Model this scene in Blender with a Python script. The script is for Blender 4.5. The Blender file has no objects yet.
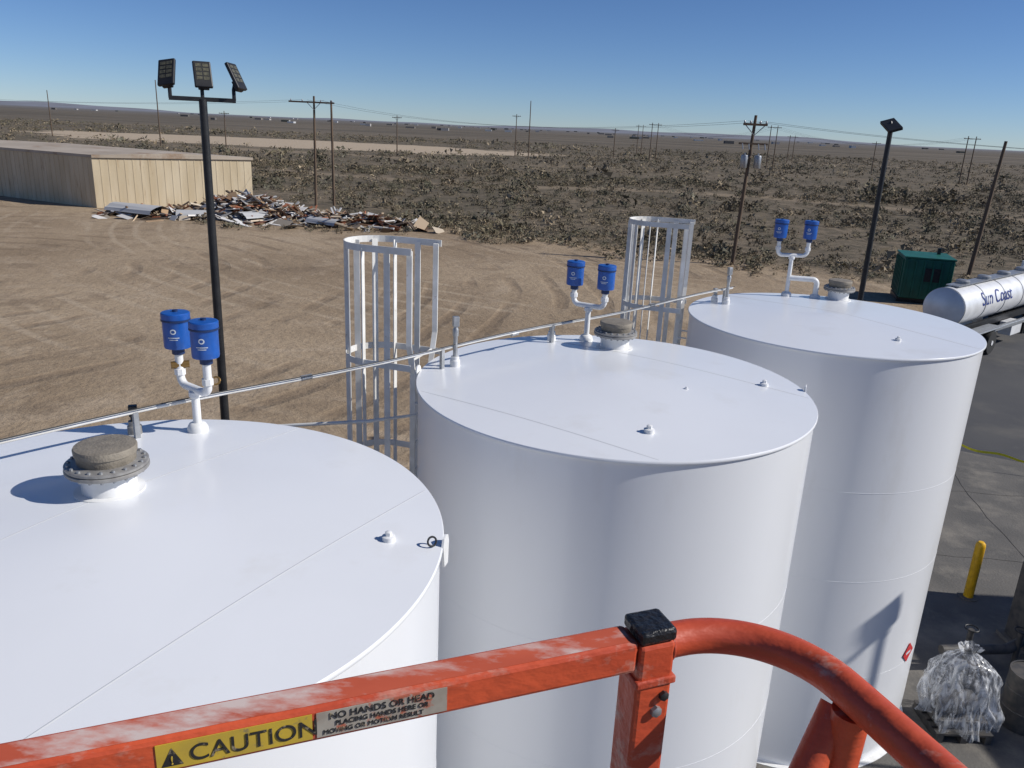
import bpy, bmesh, math, random
import numpy as np
from mathutils import Vector, Matrix
from mathutils import noise as mn
random.seed(7); rng=np.random.default_rng(11)
S=bpy.context.scene
COL=S.collection
H=8.0
# ------------------------------------------------------------------ materials
def rgb(c): return (c[0],c[1],c[2],1)
def mat(name,col,rough=.6,metal=0,var=None,vscale=4,bump=0,bscale=20,coat=0,col3=None,s3=1,w3=(.5,.7),vdetail=4,stretch=(1,1,1)):
    m=bpy.data.materials.new(name); m.use_nodes=True
    nt=m.node_tree; N=nt.nodes; L=nt.links
    b=N['Principled BSDF']; b.inputs['Roughness'].default_value=rough; b.inputs['Metallic'].default_value=metal
    b.inputs['Base Color'].default_value=rgb(col)
    if coat: b.inputs['Coat Weight'].default_value=coat; b.inputs['Coat Roughness'].default_value=.15
    if var or bump or col3:
        g=N.new('ShaderNodeNewGeometry')
        mp=N.new('ShaderNodeMapping'); mp.inputs['Scale'].default_value=stretch
        L.new(g.outputs['Position'],mp.inputs['Vector'])
    out=None
    if var:
        n=N.new('ShaderNodeTexNoise'); n.inputs['Scale'].default_value=vscale; n.inputs['Detail'].default_value=vdetail
        L.new(mp.outputs[0],n.inputs['Vector'])
        r=N.new('ShaderNodeMapRange'); r.inputs[1].default_value=.35; r.inputs[2].default_value=.65
        L.new(n.outputs[0],r.inputs[0])
        x=N.new('ShaderNodeMix'); x.data_type='RGBA'; x.inputs[6].default_value=rgb(col); x.inputs[7].default_value=rgb(var)
        L.new(r.outputs[0],x.inputs[0]); out=x.outputs[2]
    if col3:
        n=N.new('ShaderNodeTexNoise'); n.inputs['Scale'].default_value=s3; n.inputs['Detail'].default_value=6; n.inputs['Roughness'].default_value=.65
        L.new(mp.outputs[0],n.inputs['Vector'])
        r=N.new('ShaderNodeMapRange'); r.inputs[1].default_value=w3[0]; r.inputs[2].default_value=w3[1]
        L.new(n.outputs[0],r.inputs[0])
        x=N.new('ShaderNodeMix'); x.data_type='RGBA'; x.inputs[7].default_value=rgb(col3)
        if out: L.new(out,x.inputs[6])
        else: x.inputs[6].default_value=rgb(col)
        L.new(r.outputs[0],x.inputs[0]); out=x.outputs[2]
    if out: L.new(out,b.inputs['Base Color'])
    if bump:
        n=N.new('ShaderNodeTexNoise'); n.inputs['Scale'].default_value=bscale; n.inputs['Detail'].default_value=3
        L.new(mp.outputs[0],n.inputs['Vector'])
        bp=N.new('ShaderNodeBump'); bp.inputs['Strength'].default_value=bump; bp.inputs['Distance'].default_value=.02
        L.new(n.outputs[0],bp.inputs['Height']); L.new(bp.outputs[0],b.inputs['Normal'])
    return m
M={}
M['white']=mat('tank_white_paint',(.80,.81,.825),.28,var=(.775,.785,.80),vscale=.9,bump=.10,bscale=1.4,coat=.25,col3=(.70,.69,.67),s3=1.4,w3=(.58,.88),stretch=(1,1,.35))
M['white2']=mat('fitting_white_paint',(.80,.80,.80),.4,var=(.72,.72,.70),vscale=9)
M['seam']=mat('weld_seam',(.62,.63,.64),.5)
M['cage']=mat('cage_paint',(.78,.77,.74),.5,var=(.66,.64,.59),vscale=6,col3=(.34,.22,.13),s3=14,w3=(.66,.74))
M['galv']=mat('galvanised',(.42,.43,.44),.45,.6,var=(.30,.31,.32),vscale=12)
M['hatch']=mat('hatch_cast_metal',(.27,.235,.185),.65,.1,var=(.20,.175,.14),vscale=14,bump=.3,bscale=60)
M['flange']=mat('flange_steel',(.34,.33,.31),.5,.3,var=(.24,.23,.22),vscale=20)
M['blue']=mat('blue_canister',(.010,.095,.40),.4,var=(.008,.075,.32),vscale=14,coat=.15)
M['navy']=mat('canister_dark',(.01,.03,.10),.5)
M['label']=mat('label_white',(.6,.65,.7),.5)
M['black']=mat('black_metal',(.018,.018,.02),.45,.2,var=(.03,.03,.03),vscale=6)
M['plastic']=mat('black_plastic',(.012,.012,.014),.4,bump=.3,bscale=90,col3=(.12,.11,.10),s3=60,w3=(.64,.74))
M['led']=mat('led_panel',(.14,.13,.085),.3,var=(.06,.06,.045),vscale=30)
M['brass']=mat('brass',(.25,.15,.05),.4,.7)
M['wood']=mat('pole_wood',(.15,.10,.065),.85,var=(.09,.065,.045),vscale=3,stretch=(4,4,.5))
M['wire']=mat('wire',(.05,.05,.05),.6)
M['red']=mat('lift_orange_red_paint',(.60,.090,.030),.5,var=(.46,.060,.024),vscale=11,bump=.15,bscale=55,coat=.08,col3=(.52,.30,.23),s3=22,w3=(.55,.70),stretch=(.5,1,1))
M['redw']=mat('lift_worn_paint',(.54,.085,.035),.55,var=(.40,.055,.025),vscale=14,bump=.2,bscale=60,col3=(.50,.38,.33),s3=18,w3=(.50,.74))
M['scuff']=mat('lift_scuffed_top',(.57,.11,.05),.6,var=(.46,.08,.035),vscale=17,col3=(.62,.50,.45),s3=15,w3=(.46,.60),stretch=(.4,1,1))
M['yel']=mat('sticker_yellow',(.62,.43,.04),.5,var=(.50,.35,.05),vscale=30,col3=(.25,.2,.1),s3=70,w3=(.58,.70))
M['stk']=mat('sticker_worn',(.42,.39,.33),.6,var=(.32,.28,.23),vscale=40,col3=(.42,.12,.07),s3=45,w3=(.55,.62))
M['ink']=mat('sticker_ink',(.02,.02,.02),.6,col3=(.28,.23,.15),s3=90,w3=(.56,.66))
M['bollard']=mat('bollard_yellow',(.75,.42,.01),.45,var=(.6,.33,.01),vscale=10)
M['tan']=mat('tan_metal_wall',(.62,.52,.36),.7,var=(.52,.42,.27),vscale=.6,col3=(.32,.21,.12),s3=.9,w3=(.58,.76),stretch=(2,2,.35))
M['tanroof']=mat('tan_roof',(.46,.39,.31),.7,var=(.36,.30,.23),vscale=.3,col3=(.28,.18,.11),s3=.4,w3=(.55,.7))
M['green']=mat('green_paint',(.008,.12,.085),.5,var=(.006,.09,.06),vscale=2)
M['alu']=mat('polished_aluminium',(.80,.80,.80),.4,.2,var=(.68,.68,.68),vscale=2)
M['tyre']=mat('tyre_rubber',(.02,.02,.02),.85)
M['navytext']=mat('blue_lettering',(.01,.03,.20),.5)
M['redsign']=mat('placard_red',(.55,.03,.03),.5)
M['conc']=mat('worn_pavement',(.135,.125,.112),.9,var=(.095,.09,.083),vscale=.9,bump=.5,bscale=25,col3=(.21,.19,.16),s3=.8,w3=(.50,.70))
M['asph']=mat('asphalt',(.058,.058,.062),.9,var=(.080,.078,.077),vscale=.35,bump=.5,bscale=60,col3=(.13,.12,.105),s3=.25,w3=(.50,.72))
M['crack']=mat('pavement_crack',(.03,.028,.026),.95)
M['tape']=mat('caution_tape',(.75,.65,.02),.5)
M['shed']=mat('shed_metal',(.45,.46,.48),.6,var=(.38,.38,.4),vscale=1)
M['glass']=mat('cab_glass',(.02,.025,.03),.08)
M['blue2']=mat('cab_blue',(.02,.05,.25),.35,coat=.4)
M['wrapdark']=mat('pump_dark',(.04,.04,.042),.6,var=(.09,.08,.07),vscale=8)
M['pallet']=mat('pallet_wood',(.32,.23,.14),.8,var=(.24,.17,.1),vscale=8)
m=bpy.data.materials.new('clear_plastic_wrap'); m.use_nodes=True
b=m.node_tree.nodes['Principled BSDF']; b.inputs['Base Color'].default_value=(.85,.87,.9,1); b.inputs['Roughness'].default_value=.15
n_=m.node_tree.nodes.new('ShaderNodeTexNoise'); n_.inputs['Scale'].default_value=5; n_.inputs['Detail'].default_value=5; n_.inputs['Distortion'].default_value=2.5
r_=m.node_tree.nodes.new('ShaderNodeMapRange'); r_.inputs[1].default_value=.40; r_.inputs[2].default_value=.68; r_.inputs[3].default_value=.07; r_.inputs[4].default_value=.55
g_=m.node_tree.nodes.new('ShaderNodeNewGeometry'); mp_=m.node_tree.nodes.new('ShaderNodeMapping'); mp_.inputs['Scale'].default_value=(1.6,1.6,.5)
m.node_tree.links.new(g_.outputs['Position'],mp_.inputs['Vector']); m.node_tree.links.new(mp_.outputs[0],n_.inputs['Vector'])
m.node_tree.links.new(n_.outputs[0],r_.inputs[0]); m.node_tree.links.new(r_.outputs[0],b.inputs['Alpha']); M['wrap']=m
def colmat(name,rough=.85):
    m=bpy.data.materials.new(name); m.use_nodes=True; nt=m.node_tree
    b=nt.nodes['Principled BSDF']; b.inputs['Roughness'].default_value=rough; b.inputs['Specular IOR Level'].default_value=.2
    a=nt.nodes.new('ShaderNodeAttribute'); a.attribute_name='Col'
    nt.links.new(a.outputs['Color'],b.inputs['Base Color']); return m
M['shrub']=colmat('scrub_foliage'); M['junk']=colmat('scrap_surface',.6); M['town']=colmat('town_walls',.8)

# ------------------------------------------------------------------ mesh helpers
class Group:
    def __init__(s,name,loc=(0,0,0)):
        s.e=bpy.data.objects.new(name,None); s.e.empty_display_size=.3; COL.objects.link(s.e)
        s.loc=Vector(loc); s.e.location=s.loc
    def add(s,o):
        o.parent=s.e; o.matrix_parent_inverse=Matrix.Translation(-s.loc); return o
def mk(name,V,F,m,g=None,smooth=False,bevel=0,bseg=2,xf=None):
    me=bpy.data.meshes.new(name)
    me.from_pydata([tuple(v) for v in V],[],F); me.update()
    if xf is not None: me.transform(xf)
    me.materials.append(m)
    if smooth:
        for p in me.polygons: p.use_smooth=True
        me.set_sharp_from_angle(angle=math.radians(38))
    o=bpy.data.objects.new(name,me); COL.objects.link(o)
    if bevel:
        md=o.modifiers.new('b','BEVEL'); md.width=bevel; md.segments=bseg; md.limit_method='ANGLE'
    if g: g.add(o)
    return o
BF=[(0,3,2,1),(4,5,6,7),(0,1,5,4),(1,2,6,5),(2,3,7,6),(3,0,4,7)]
def box(name,c,s,m,g=None,rz=0,bevel=0,xf=None):
    V=[]
    for z in(-1,1):
        for x,y in((-1,-1),(1,-1),(1,1),(-1,1)):
            V.append(Vector((x*s[0]/2,y*s[1]/2,z*s[2]/2)))
    T=Matrix.Translation(c)@Matrix.Rotation(rz,4,'Z')
    if xf is not None: T=Matrix.Translation(c)@xf
    V=[T@v for v in V]
    return mk(name,V,BF,m,g,bevel=bevel)
def lathe(name,prof,c,m,g=None,seg=32,xf=None):
    V=[];F=[]
    n=len(prof)
    for i in range(seg):
        a=2*math.pi*i/seg
        for r,z in prof: V.append(Vector((r*math.cos(a),r*math.sin(a),z)))
    for i in range(seg):
        j=(i+1)%seg
        for k in range(n-1):
            F.append((i*n+k,j*n+k,j*n+k+1,i*n+k+1))
    if prof[0][0]>1e-6: F.append(tuple(i*n for i in range(seg))[::-1])
    if prof[-1][0]>1e-6: F.append(tuple(i*n+n-1 for i in range(seg)))
    T=Matrix.Translation(c)
    if xf is not None: T=T@xf
    V=[T@v for v in V]
    o=mk(name,V,F,m,g,smooth=True)
    bm=bmesh.new(); bm.from_mesh(o.data); bmesh.ops.remove_doubles(bm,verts=bm.verts,dist=1e-5); bm.to_mesh(o.data); bm.free()
    o.data.set_sharp_from_angle(angle=math.radians(38))
    return o
def tube(name,P,r,m,g=None,seg=12,square=False,bevel=0,roll=0):
    P=[Vector(p) for p in P]; V=[];F=[]
    T=[]
    for i in range(len(P)):
        if i==0:t=P[1]-P[0]
        elif i==len(P)-1:t=P[-1]-P[-2]
        else:t=(P[i+1]-P[i]).normalized()+(P[i]-P[i-1]).normalized()
        T.append(t.normalized())
    up=Vector((0,0,1)) if abs(T[0].z)<.9 else Vector((1,0,0))
    nrm=(up-T[0]*up.dot(T[0])).normalized()
    rr=r if hasattr(r,'__len__') else [r]*len(P)
    if square: seg=4
    for i,p in enumerate(P):
        nrm=(nrm-T[i]*nrm.dot(T[i])).normalized(); bi=T[i].cross(nrm)
        for k in range(seg):
            a=2*math.pi*k/seg+(math.pi/4 if square else 0)+roll
            q=rr[i]*(math.sqrt(2) if square else 1)
            V.append(p+nrm*math.cos(a)*q+bi*math.sin(a)*q)
    for i in range(len(P)-1):
        for k in range(seg):
            k2=(k+1)%seg
            F.append((i*seg+k,i*seg+k2,(i+1)*seg+k2,(i+1)*seg+k))
    F.append(tuple(range(seg))[::-1]); F.append(tuple((len(P)-1)*seg+k for k in range(seg)))
    return mk(name,V,F,m,g,smooth=not square,bevel=bevel)
def arc(c,r,a0,a1,n,ax,ay):
    c=Vector(c);ax=Vector(ax);ay=Vector(ay)
    return [c+ax*r*math.cos(a0+(a1-a0)*i/n)+ay*r*math.sin(a0+(a1-a0)*i/n) for i in range(n+1)]
def ribbon(name,P,h,t,m,g):
    P=[Vector(p) for p in P];V=[];F=[]
    for i,p in enumerate(P):
        a=P[max(0,i-1)];b=P[min(len(P)-1,i+1)]
        d=(b-a).normalized(); n=Vector((-d.y,d.x,0))
        for s,z in((-.5,-.5),(.5,-.5),(.5,.5),(-.5,.5)): V.append(p+n*s*t+Vector((0,0,z*h)))
    for i in range(len(P)-1):
        for k in range(4):
            k2=(k+1)%4;F.append((i*4+k,i*4+k2,(i+1)*4+k2,(i+1)*4+k))
    F.append((3,2,1,0));q=(len(P)-1)*4;F.append((q,q+1,q+2,q+3))
    return mk(name,V,F,m,g)
def text(name,s,size,m,M4,g=None,extr=.0004,sx=1):
    cu=bpy.data.curves.new(name,'FONT');cu.body=s;cu.size=size;cu.extrude=extr;cu.align_x='LEFT'
    o=bpy.data.objects.new(name,cu);COL.objects.link(o)
    dg=bpy.context.evaluated_depsgraph_get(); me=bpy.data.meshes.new_from_object(o.evaluated_get(dg))
    bpy.data.objects.remove(o)
    me.transform(M4@Matrix.Diagonal((sx,1,1,1))); me.materials.clear(); me.materials.append(m)
    o=bpy.data.objects.new(name,me);COL.objects.link(o)
    if g:g.add(o)
    return o
def frame(o,x,y,z):
    return Matrix(((x[0],y[0],z[0],o[0]),(x[1],y[1],z[1],o[1]),(x[2],y[2],z[2],o[2]),(0,0,0,1)))

# ------------------------------------------------------------------ tanks
R=1.83; TZ=5.72; RISE=.10
def roofz(r): return TZ+RISE*(1-min(r,R)/R)
def tank(cx,cy,seamang,offs):
    g=Group('storage_tank',(cx,cy,0))
    lathe('shell',[(R,0),(R,TZ-.012)],(cx,cy,0),M['white'],g,160)
    lathe('roof',[(R-.05,TZ-.03),(R+.018,TZ-.03),(R+.022,TZ-.024),(R+.022,TZ-.008),(R+.016,TZ)]+[(R*k/12,roofz(R*k/12)) for k in range(11,-1,-1)],(cx,cy,0),M['white'],g,160)
    for k,z in enumerate((1.42,2.85,4.05)):
        lathe('shell_seam',[(R+.0003,z-.005),(R+.0018,z-.0025),(R+.0018,z+.0025),(R+.0003,z+.005)],(cx,cy,0),M['white'],g,128)
    lathe('base_ring',[(R+.08,.004),(R+.08,.02),(R+.002,.02)],(cx,cy,0),M['white2'],g,96)
    d=Vector((math.cos(seamang),math.sin(seamang),0)); n=Vector((d.y,-d.x,0))
    for o in offs:
        L=math.sqrt(R*R-o*o)-.01; V=[];F=[];K=24
        for i in range(K+1):
            p=n*o+d*(-L+2*L*i/K)
            for w,h in((-.006,.0005),(-.002,.0022),(.002,.0022),(.006,.0005)):
                q=p+n*w; V.append((cx+q.x,cy+q.y,roofz(q.xy.length)+h))
        for i in range(K):
            for k in range(3): F.append((i*4+k,(i+1)*4+k,(i+1)*4+k+1,i*4+k+1))
        mk('roof_seam',V,F,M['seam'],g,smooth=True)
    return g
T1=(-2.2,4.0);T2=(.949,7.25);T3=(4.20,10.51)
g1=tank(*T1,math.radians(62),(-.31,1.12))
g2=tank(*T2,math.radians(-35),(1.4,-.9))
g3=tank(*T3,math.radians(-48),(-.2,))
def onshell(T,ang,z,off=.003):
    return Vector((T[0]+(R+off)*math.cos(ang),T[1]+(R+off)*math.sin(ang),z))
def placard(T,ang,z,s,g):
    nrm=Vector((math.cos(ang),math.sin(ang),0)); t=Vector((-nrm.y,nrm.x,0)); o=onshell(T,ang,z,.010)
    V=[];
    for dd in(-.002,.002):
        for a,b2 in((0,-s),(s,0),(0,s),(-s,0)): V.append(o+t*a+Vector((0,0,b2))+nrm*dd)
    mk('hazard_placard',V,BF,M['redsign'],g)
    V=[o+nrm*.0035+t*a+Vector((0,0,b2)) for a,b2 in((-s*.45,-s*.12),(s*.45,-s*.12),(s*.45,s*.14),(-s*.45,s*.14))]
    mk('placard_band',V,[(0,1,2,3)],M['label'],g)
placard(T3,math.radians(-47),1.55,.15,g3)

def plug(T,x,y,s=1):
    r=math.hypot(x-T[0],y-T[1]); z=roofz(r)
    g=Group('roof_fitting',(x,y,z))
    lathe('boss',[(.045*s,-.02),(.045*s,.03*s),(.03*s,.035*s)],(x,y,z),M['white2'],g,20)
    lathe('plug',[(.024*s,.03*s),(.024*s,.06*s),(.015*s,.065*s)],(x,y,z),M['white2'],g,6)
plug(T1,-.66,4.05,.85); plug(T2,1.10,5.93,.95); plug(T2,2.42,7.35,.9); plug(T2,1.6,7.0,.35); plug(T3,4.62,9.4,.8)
def lug(T,ang,g):
    o=Vector((T[0]+(R+.02)*math.cos(ang),T[1]+(R+.02)*math.sin(ang),TZ))
    rad=Vector((math.cos(ang),math.sin(ang),0))
    V=[];prof=[(-.02,-.14),(.035,-.14),(.045,-.0),(.03,.045),(0,.06),(-.03,.045),(-.045,0)]
    t=Vector((-rad.y,rad.x,0))
    for sgn in(-.006,.006):
        for a,b2 in prof: V.append(o+rad*(.012+a*.3)+t*a*1.0+Vector((0,0,b2))+rad*sgn)
    n=len(prof);F=[tuple(range(n))[::-1],tuple(range(n,2*n))]+[(i,(i+1)%n,n+(i+1)%n,n+i) for i in range(n)]
    mk('lifting_lug',V,F,M['white2'],g)
lug(T1,math.radians(2),g1); lug(T2,math.radians(2),g2); lug(T2,math.radians(176),g2)
lx,ly=-.41,4.02
gs=Group('lifting_ring',(lx,ly,TZ)); 
tube('ring',arc((lx,ly,TZ+.035),.027,0,2*math.pi,20,(.8,.6,0),(-.2,.5,.8)),.006,M['black'],gs,8)

def hatch(x,y,T,s=1):
    z=roofz(math.hypot(x-T[0],y-T[1]))
    g=Group('roof_hatch',(x,y,z))
    lathe('neck_pad',[(.21*s,-.02),(.21*s,.012),(.17*s,.014)],(x,y,z),M['white2'],g,48)
    lathe('neck',[(.165*s,0),(.165*s,.14),(.19*s,.145)],(x,y,z),M['white2'],g,48)
    lathe('flange_lower',[(.175*s,.145),(.245*s,.145),(.25*s,.15),(.25*s,.165),(.245*s,.169),(.1,.169)],(x,y,z),M['flange'],g,48)
    lathe('flange_upper',[(.1,.172),(.243*s,.172),(.247*s,.176),(.247*s,.19),(.24*s,.194),(.19*s,.198),(.185*s,.2)],(x,y,z),M['flange'],g,48)
    lathe('cap',[(.17*s,.196),(.175*s,.205),(.178*s,.25),(.186*s,.253),(.188*s,.285),(.182*s,.295),(.165*s,.298),(.15*s,.300),(.05,.303),(0,.304)],(x,y,z),M['hatch'],g,48)
    for i in range(20):
        a=2*math.pi*i/20
        lathe('bolt',[(.011,.13),(.011,.205),(.006,.208)],(x+.222*s*math.cos(a),y+.222*s*math.sin(a),z),M['galv'],g,6)
hatch(-2.41,4.40,T1,.94); hatch(1.10,8.47,T2,.94); hatch(4.86,11.98,T3,.90)

def canister(c,g,toward,label=True):
    x,y,z=c
    lathe('coupling',[(.035,-.05),(.045,-.045),(.045,-.005),(.06,0)],c,M['navy'],g,20)
    lathe('body',[(.075,0),(.092,.005),(.095,.02),(.095,.215),(.101,.222),(.101,.262),(.095,.268),(.04,.272),(0,.272)],c,M['blue'],g,40)
    lathe('band',[(.097,.205),(.103,.207),(.103,.219),(.097,.221)],c,M['navy'],g,40)
    lathe('knob',[(.02,.27),(.02,.285),(0,.287)],c,M['navy'],g,12)
    if label:
        a0=math.atan2(toward[1],toward[0])-.25
        def pt(a,zz,off=.0975): return (x+off*math.cos(a),y+off*math.sin(a),z+zz)
        V=[];F=[]
        for i in range(16):
            a=2*math.pi*i/16
            V.append(pt(a0+.22*math.cos(a),.14+.020*math.sin(a)))
        for i in range(16): V.append(pt(a0+.13*math.cos(2*math.pi*i/16),.14+.011*math.sin(2*math.pi*i/16)))
        F=[(i,(i+1)%16,16+(i+1)%16,16+i) for i in range(16)]
        mk('logo_ring',V,F,M['label'],g)
        for zz,w in((.095,.42),(.08,.3)):
            V=[];
            for i in range(7): V+= [pt(a0-w+2*w*i/6,zz-.003),pt(a0-w+2*w*i/6,zz+.003)]
            mk('logo_line',V,[(2*i,2*i+2,2*i+3,2*i+1) for i in range(6)],M['label'],g)
def vent(T,x,y,d,sep,hs=.36,valve=False,tall=.21):
    z=roofz(math.hypot(x-T[0],y-T[1])); d=Vector((d[0],d[1],0)).normalized()
    g=Group('tank_vent',(x,y,z)); o=Vector((x,y,z))
    lathe('base_collar',[(.075,-.02),(.075,.03),(.06,.06),(.04,.07)],o,M['white2'],g,28)
    tube('stem',[o,o+Vector((0,0,hs))],.030,M['white2'],g,16)
    lathe('tee_collar',[(.04,hs-.06),(.045,hs-.055),(.045,hs-.02),(.04,hs-.015)],o,M['white2'],g,20)
    for s in(-1,1):
        r=.07; P=[o+Vector((0,0,hs))]
        P.append(o+Vector((0,0,hs))+d*s*(sep/2-r))
        P+=arc(o+Vector((0,0,hs+r))+d*s*(sep/2-r),r,-math.pi/2,0,6,d*s,(0,0,1))[1:]
        P.append(o+d*s*sep/2+Vector((0,0,hs+tall-.05)))
        tube('arm',P,.030,M['white2'],g,14)
        lathe('union',[(.042,0),(.042,.045)],o+d*s*sep/2+Vector((0,0,hs+.075)),M['white2'],g,8)
        canister(o+d*s*sep/2+Vector((0,0,hs+tall)),g,(-x,-y))
    if valve:
        v=o+d*(-sep/2)+Vector((0,0,hs+.15))
        tube('valve_body',[v+Vector((-.05,-.03,0)),v+Vector((.06,.03,0))],.028,M['brass'],g,10)
        v=o+d*(sep/2)+Vector((.05,.02,hs+.10))
        tube('valve_handle',arc(v,.03,0,2*math.pi,12,(1,0,0),(0,.5,.8)),.008,M['brass'],g,6)
    return g,z
vent(T1,-2.33,5.56,(.80,-.60),.36,.33,True,.28)
vent(T2,.815,8.80,(.85,-.50),.38,.40)
g,z=vent(T3,4.10,12.05,(1,0),.44,.62,False,.25)
P=[Vector((4.10,12.05,z+.28))]+[Vector((4.38,12.0,z+.28))]+arc((4.44,11.99,z+.21),.07,math.pi/2,0,6,(1,-.1,0),(0,0,1))+[Vector((4.51,11.98,z))]
tube('branch_pipe',P,.04,M['white2'],g,14)
lathe('branch_collar',[(.075,-.02),(.075,.04),(.05,.06)],(4.51,11.98,z),M['white2'],g,20)

def gauge(T,x,y,h,dark=False):
    z=roofz(math.hypot(x-T[0],y-T[1])); g=Group('level_gauge',(x,y,z))
    lathe('base',[(.05,-.02),(.05,.06),(.04,.07),(.04,.1)],(x,y,z),M['white2'] if not dark else M['flange'],g,20)
    lathe('stem',[(.022,.08),(.022,h*.6),(.03,h*.62),(.03,h*.75),(.022,h*.77),(.022,h*.8)],(x,y,z),M['galv'] if not dark else M['black'],g,14)
    box('head',(x,y,z+h*.9),(.06,.05,h*.2),M['galv'] if not dark else M['black'],g,rz=.4,bevel=.006)
gauge(T1,-2.75,5.45,.22,True); gauge(T2,-.57,7.55,.50); gauge(T3,2.98,11.2,.52)
gauge(T2,.42,8.75,.18); gauge(T3,2.85,11.35,.2)

# long conduit running along the rear of the tanks
g=Group('conduit_pipe',(-.59,7.52,TZ+.22))
pd=Vector((.690,.724,0)); p0=Vector((-.62,7.53,TZ+.21))
P=[p0+pd*t+Vector((0,0,.015*math.sin(t*1.7))) for t in np.linspace(-7.5,5.4,26)]
tube('pipe',P,.016,M['cage'],g,10)
tube('cable',[p+Vector((.03,-.02,.028)) for p in P],.005,M['wire'],g,6)
for t in(-3.0,-.1,5.2,1.5):
    q=p0+pd*t; box('strut',(q.x,q.y,TZ+.10),(.035,.035,.24),M['galv'],g,rz=.8)
for t in(-4.5,-1.6,.9,3.4): 
    q=p0+pd*t; tube('coupling',[q-pd*.05,q+pd*.05],.023,M['galv'],g,12)
g=Group('conduit_elbow',(-1.4,7.3,4.9))
tube('pipe',[(-2.6,7.6,TZ-.75),(-1.4,7.4,TZ-.55),(-.95,7.5,TZ-.5),(-.8,7.6,TZ-1.5)],.018,M['cage'],g,10)

# ------------------------------------------------------------------ caged ladders
def cage(T):
    o=Vector((-.953,.303,0)).normalized(); t=Vector((-o.y,o.x,0)); C=Vector((T[0],T[1],0))
    base=C+o*(R+.14); g=Group('caged_ladder',base)
    top=TZ+1.12
    def pt(a,b,z): return C+o*(R+a)+t*b+Vector((0,0,z))
    for s in(-1,1):
        tube('side_rail',[pt(.14,.22*s,.1),pt(.14,.22*s,TZ-.1),pt(.14,.31*s,TZ+.2),pt(.14,.31*s,top)],.026,M['cage'],g,square=True)
        for z in(.6,2.2,3.8,5.3): box('standoff',pt(.07,.22*s,z),(.15,.05,.01),M['cage'],g,rz=math.atan2(o.y,o.x))
    z=.35
    while z<TZ+.05:
        tube('rung',[pt(.14,-.22,z),pt(.14,.22,z)],.012,M['cage'],g,6); z+=.3
    rr=.36
    for z in(top,TZ-.02,TZ-1.15,TZ-2.3,2.3):
        P=[pt(.10,-.36,z)]+[pt(.60+rr*math.sin(a),-rr*math.cos(a),z) for a in np.linspace(0,math.pi,19)]+[pt(.10,.36,z)]
        ribbon('hoop',P,.065,.010,M['cage'],g)
    for a in np.linspace(0.05,math.pi-.05,6):
        q=pt(.60+(rr-.012)*math.sin(a),-(rr-.012)*math.cos(a),(top+2.27)/2)
        box('strap',q,(.062,.010,top-2.27),M['cage'],g,rz=math.atan2(t.y,t.x)-a+math.pi)
    for s in(-1,1):
        q=pt(.36,s*.349,(top+2.27)/2); box('strap',q,(.062,.010,top-2.27),M['cage'],g,rz=math.atan2(o.y,o.x))
for T in(T1,T2,T3): cage(T)

# ------------------------------------------------------------------ lift basket
g=Group('boom_lift_basket',(-.2,-.1,H-1.1))
a=Vector((.933,.358,0)).normalized(); b=Vector((a.y,-a.x,0)); Zr=H-.565
B0=Vector((.172,.795,0))
def bp(u,v,z): return B0+a*u+b*v+Vector((0,0,z))
rza=math.atan2(a.y,a.x)
tube('top_rail',[bp(-1.5,0,Zr),bp(-.024,0,Zr)],.020,M['red'],g,square=True,bevel=.005)
V=[bp(u,v,Zr+.0203) for u,v in((-1.5,-.0150),(-.03,-.0150),(-.03,.0148),(-1.5,.0148))]
mk('worn_top_patch',V,[(3,2,1,0)],M['scuff'],g)
box('post',bp(0,0,Zr-.53),(.046,.046,1.09),M['red'],g,rz=rza,bevel=.005)
box('post_cap',bp(0,0,Zr+.024),(.046,.046,.016),M['plastic'],g,rz=rza,bevel=.004)
box('post_collar',bp(0,0,Zr-.035),(.052,.052,.010),M['redw'],g,rz=rza,bevel=.002)
ctr=B0+a*.04+b*.13+Vector((0,0,Zr))
P=[bp(.02,0,Zr),bp(.04,0,Zr)]+arc(ctr,.13,math.pi/2,0,20,a,-b)[1:]+[ctr+a*.13+b*k for k in(.3,.6,.95)]
tube('corner_rail',P,.0205,M['red'],g,24)
tube('weld_bead',[bp(.0225,.021*math.cos(t),Zr+.021*math.sin(t)) for t in np.linspace(0,2*math.pi,25)],.0025,M['redw'],g,8)
RB=Matrix.Rotation(math.atan2(b.y,b.x),4,'Z')@Matrix.Rotation(math.pi/2,4,'Y')
lathe('bolt_head',[(.007,0),(.007,.005),(.004,.007)],bp(.004,.023,Zr-.075),M['galv'],g,6,xf=RB)
lathe('bolt_head',[(.006,0),(.006,.005),(.003,.007)],bp(.012,.023,Zr-.055),M['black'],g,6,xf=RB)
pc=ctr+a*.13+b*.015
tube('corner_post',[pc+Vector((0,0,-.02)),pc+Vector((-.01,0,-.25)),pc+Vector((-.01,0,-1.08))],.0205,M['red'],g,16)
tube('corner_brace',[pc+b*-.02+Vector((0,0,-.03)),pc-a*.10+b*.02+Vector((0,0,-.17))],.018,M['red'],g,14)
box('mid_rail',bp(-.75,0,Zr-.55),(1.45,.036,.036),M['red'],g,rz=rza,bevel=.004)
box('toe_board',bp(-.7,0,Zr-1.02),(1.6,.006,.12),M['red'],g,rz=rza)
box('post_far',bp(-1.5,0,Zr-.53),(.046,.046,1.09),M['red'],g,rz=rza,bevel=.004)
box('floor',bp(-.7,.48,Zr-1.09),(1.7,.96,.03),M['galv'],g,rz=rza)
def face(u,z,off): return bp(u,.020+off,z)
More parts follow.
